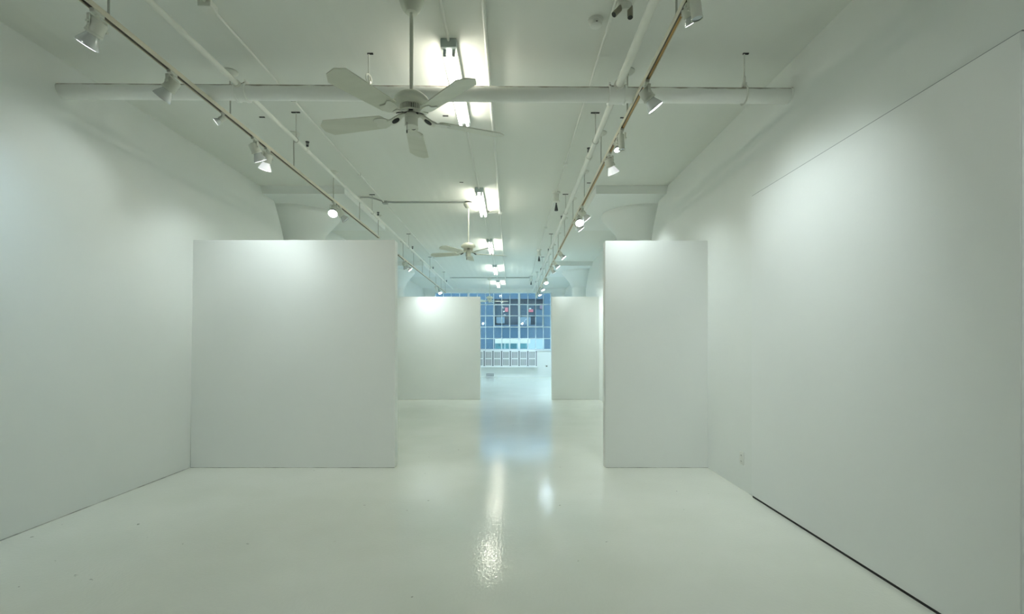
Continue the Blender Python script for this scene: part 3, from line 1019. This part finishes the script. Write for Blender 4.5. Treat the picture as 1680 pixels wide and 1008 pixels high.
# ------------------------------------------------------------------ building across the street
FY = 34.0
t = thing('building', 'blue building across the street seen through the end window', 'building', (0.5, FY, -6.0))


def Q(px, py, y=FY):
    return P(px, py, y)


def fbox(name, mat, x0, x1, y0, y1, dy0, dy1, parent=None):
    a, b_ = Q(x0, y1), Q(x1, y0)
    bm = BM(); box(bm, ((a.x + b_.x) / 2, FY + (dy0 + dy1) / 2, (a.z + b_.z) / 2), (b_.x - a.x, dy1 - dy0, b_.z - a.z))
    at_origin(bm, t.location)
    o = obj(name, bm, mat, parent or t, smooth=0)
    return o


bm = BM(); box(bm, (0, FY + 4.5, 0), (34, 8, 12.8)); at_origin(bm, t.location); obj('core', bm, M['facade2'], t, smooth=0)
# facade wall with an upper loft opening: pieces around it
bm = BM()
a0, a1 = Q(811, 535), Q(892.5, 489.5)
frame_mesh(bm, a0.x, a1.x, a0.z, a1.z, -17, 17, -6, 6.6, FY, FY + 0.45)
at_origin(bm, t.location); obj('facade_wall', bm, M['facade'], t, smooth=0)
fbox('loft_interior', M['loft'], 811, 892.5, 489.5, 535, 0.40, 0.46)
fbox('slab_band', M['facade2'], 809, 894, 487, 491, -0.1, 0.1)
for x0, x1 in ((811, 836), (853.5, 878), (879.5, 892.5)):
    fbox('loft_window', M['loftwin'], x0 + 0.5, x1 - 0.5, 500, 519, 0.30, 0.40)
w = fbox('blind', M['blind'], 814, 828, 520, 531, 0.2, 0.3)
fbox('blind', M['blind'], 853, 871, 520, 533, 0.2, 0.3)
fbox('blind', M['facade'], 879, 891, 508, 533, 0.2, 0.3)
fbox('sill', M['facade2'], 810, 893, 533.5, 536, -0.15, 0.2)
fbox('lit_sign', M['redsign'], 828.5, 833.5, 504.5, 511.5, 0.15, 0.3)
fbox('lit_sign', M['redsign'], 867.5, 875, 507.5, 512, 0.15, 0.3)
fbox('red_panel', M['pinksign'], 886, 891.5, 500, 507, 0.15, 0.28)
fbox('lamp_globe', M['lobby'], 868, 871.5, 505.5, 507.3, 0.05, 0.2)
fbox('lobby_soffit', M['lobby'], 812, 870, 556, 563.5, -0.06, 0.05)
lw = fbox('lobby_wall', M['lobbywall'], 812, 893, 556, 590, -0.04, 0.03)
for x0, x1 in ((812.5, 821.5), (823.5, 827), (829.5, 834.5), (836.5, 848), (852.5, 864.5)):
    fbox('lobby_pane', M['teal'], x0, x1, 564, 589, -0.10, -0.03)
bm = BM(); box(bm, (0, FY - 6, -6.1), (60, 12, 0.2)); o = struct('street', bm, M['asphalt'])

# ------------------------------------------------------------------ world + camera
w = bpy.data.worlds.new('dusk_sky')
S.world = w
w.use_nodes = True
bg = w.node_tree.nodes['Background']
bg.inputs['Color'].default_value = (0.46, 0.76, 1.0, 1)
bg.inputs['Strength'].default_value = 8.0

pl = bpy.data.lights.new('window_portal', 'AREA')
pl.shape = 'RECTANGLE'
pl.size = WX1 - WX0; pl.size_y = WZ1 - WZ0
pl.cycles.is_portal = True
po = bpy.data.objects.new('window_portal', pl); COL.objects.link(po)
po.location = ((WX0 + WX1) / 2, YE + 0.28, (WZ0 + WZ1) / 2)
po.rotation_euler = (-math.pi / 2, 0, 0)

cd = bpy.data.cameras.new('camera')
cd.sensor_width = 36.0
cd.lens = F / 1680 * 36.0
cd.shift_x = (840 - VX) / 1680
cd.shift_y = (VY - 504) / 1680
cd.clip_start = 0.05
co = bpy.data.objects.new('camera', cd)
COL.objects.link(co)
co.location = (0, 0, CAMH)
co.rotation_euler = (math.pi / 2, 0, 0)
S.camera = co

S.view_settings.view_transform = 'Standard'
S.view_settings.look = 'None'
S.view_settings.gamma = 1
S.view_settings.use_curve_mapping = False
S.view_settings.exposure = 0.66
S.cycles.max_bounces = 14
S.cycles.diffuse_bounces = 10
S.cycles.transparent_max_bounces = 8
S.cycles.sample_clamp_indirect = 6
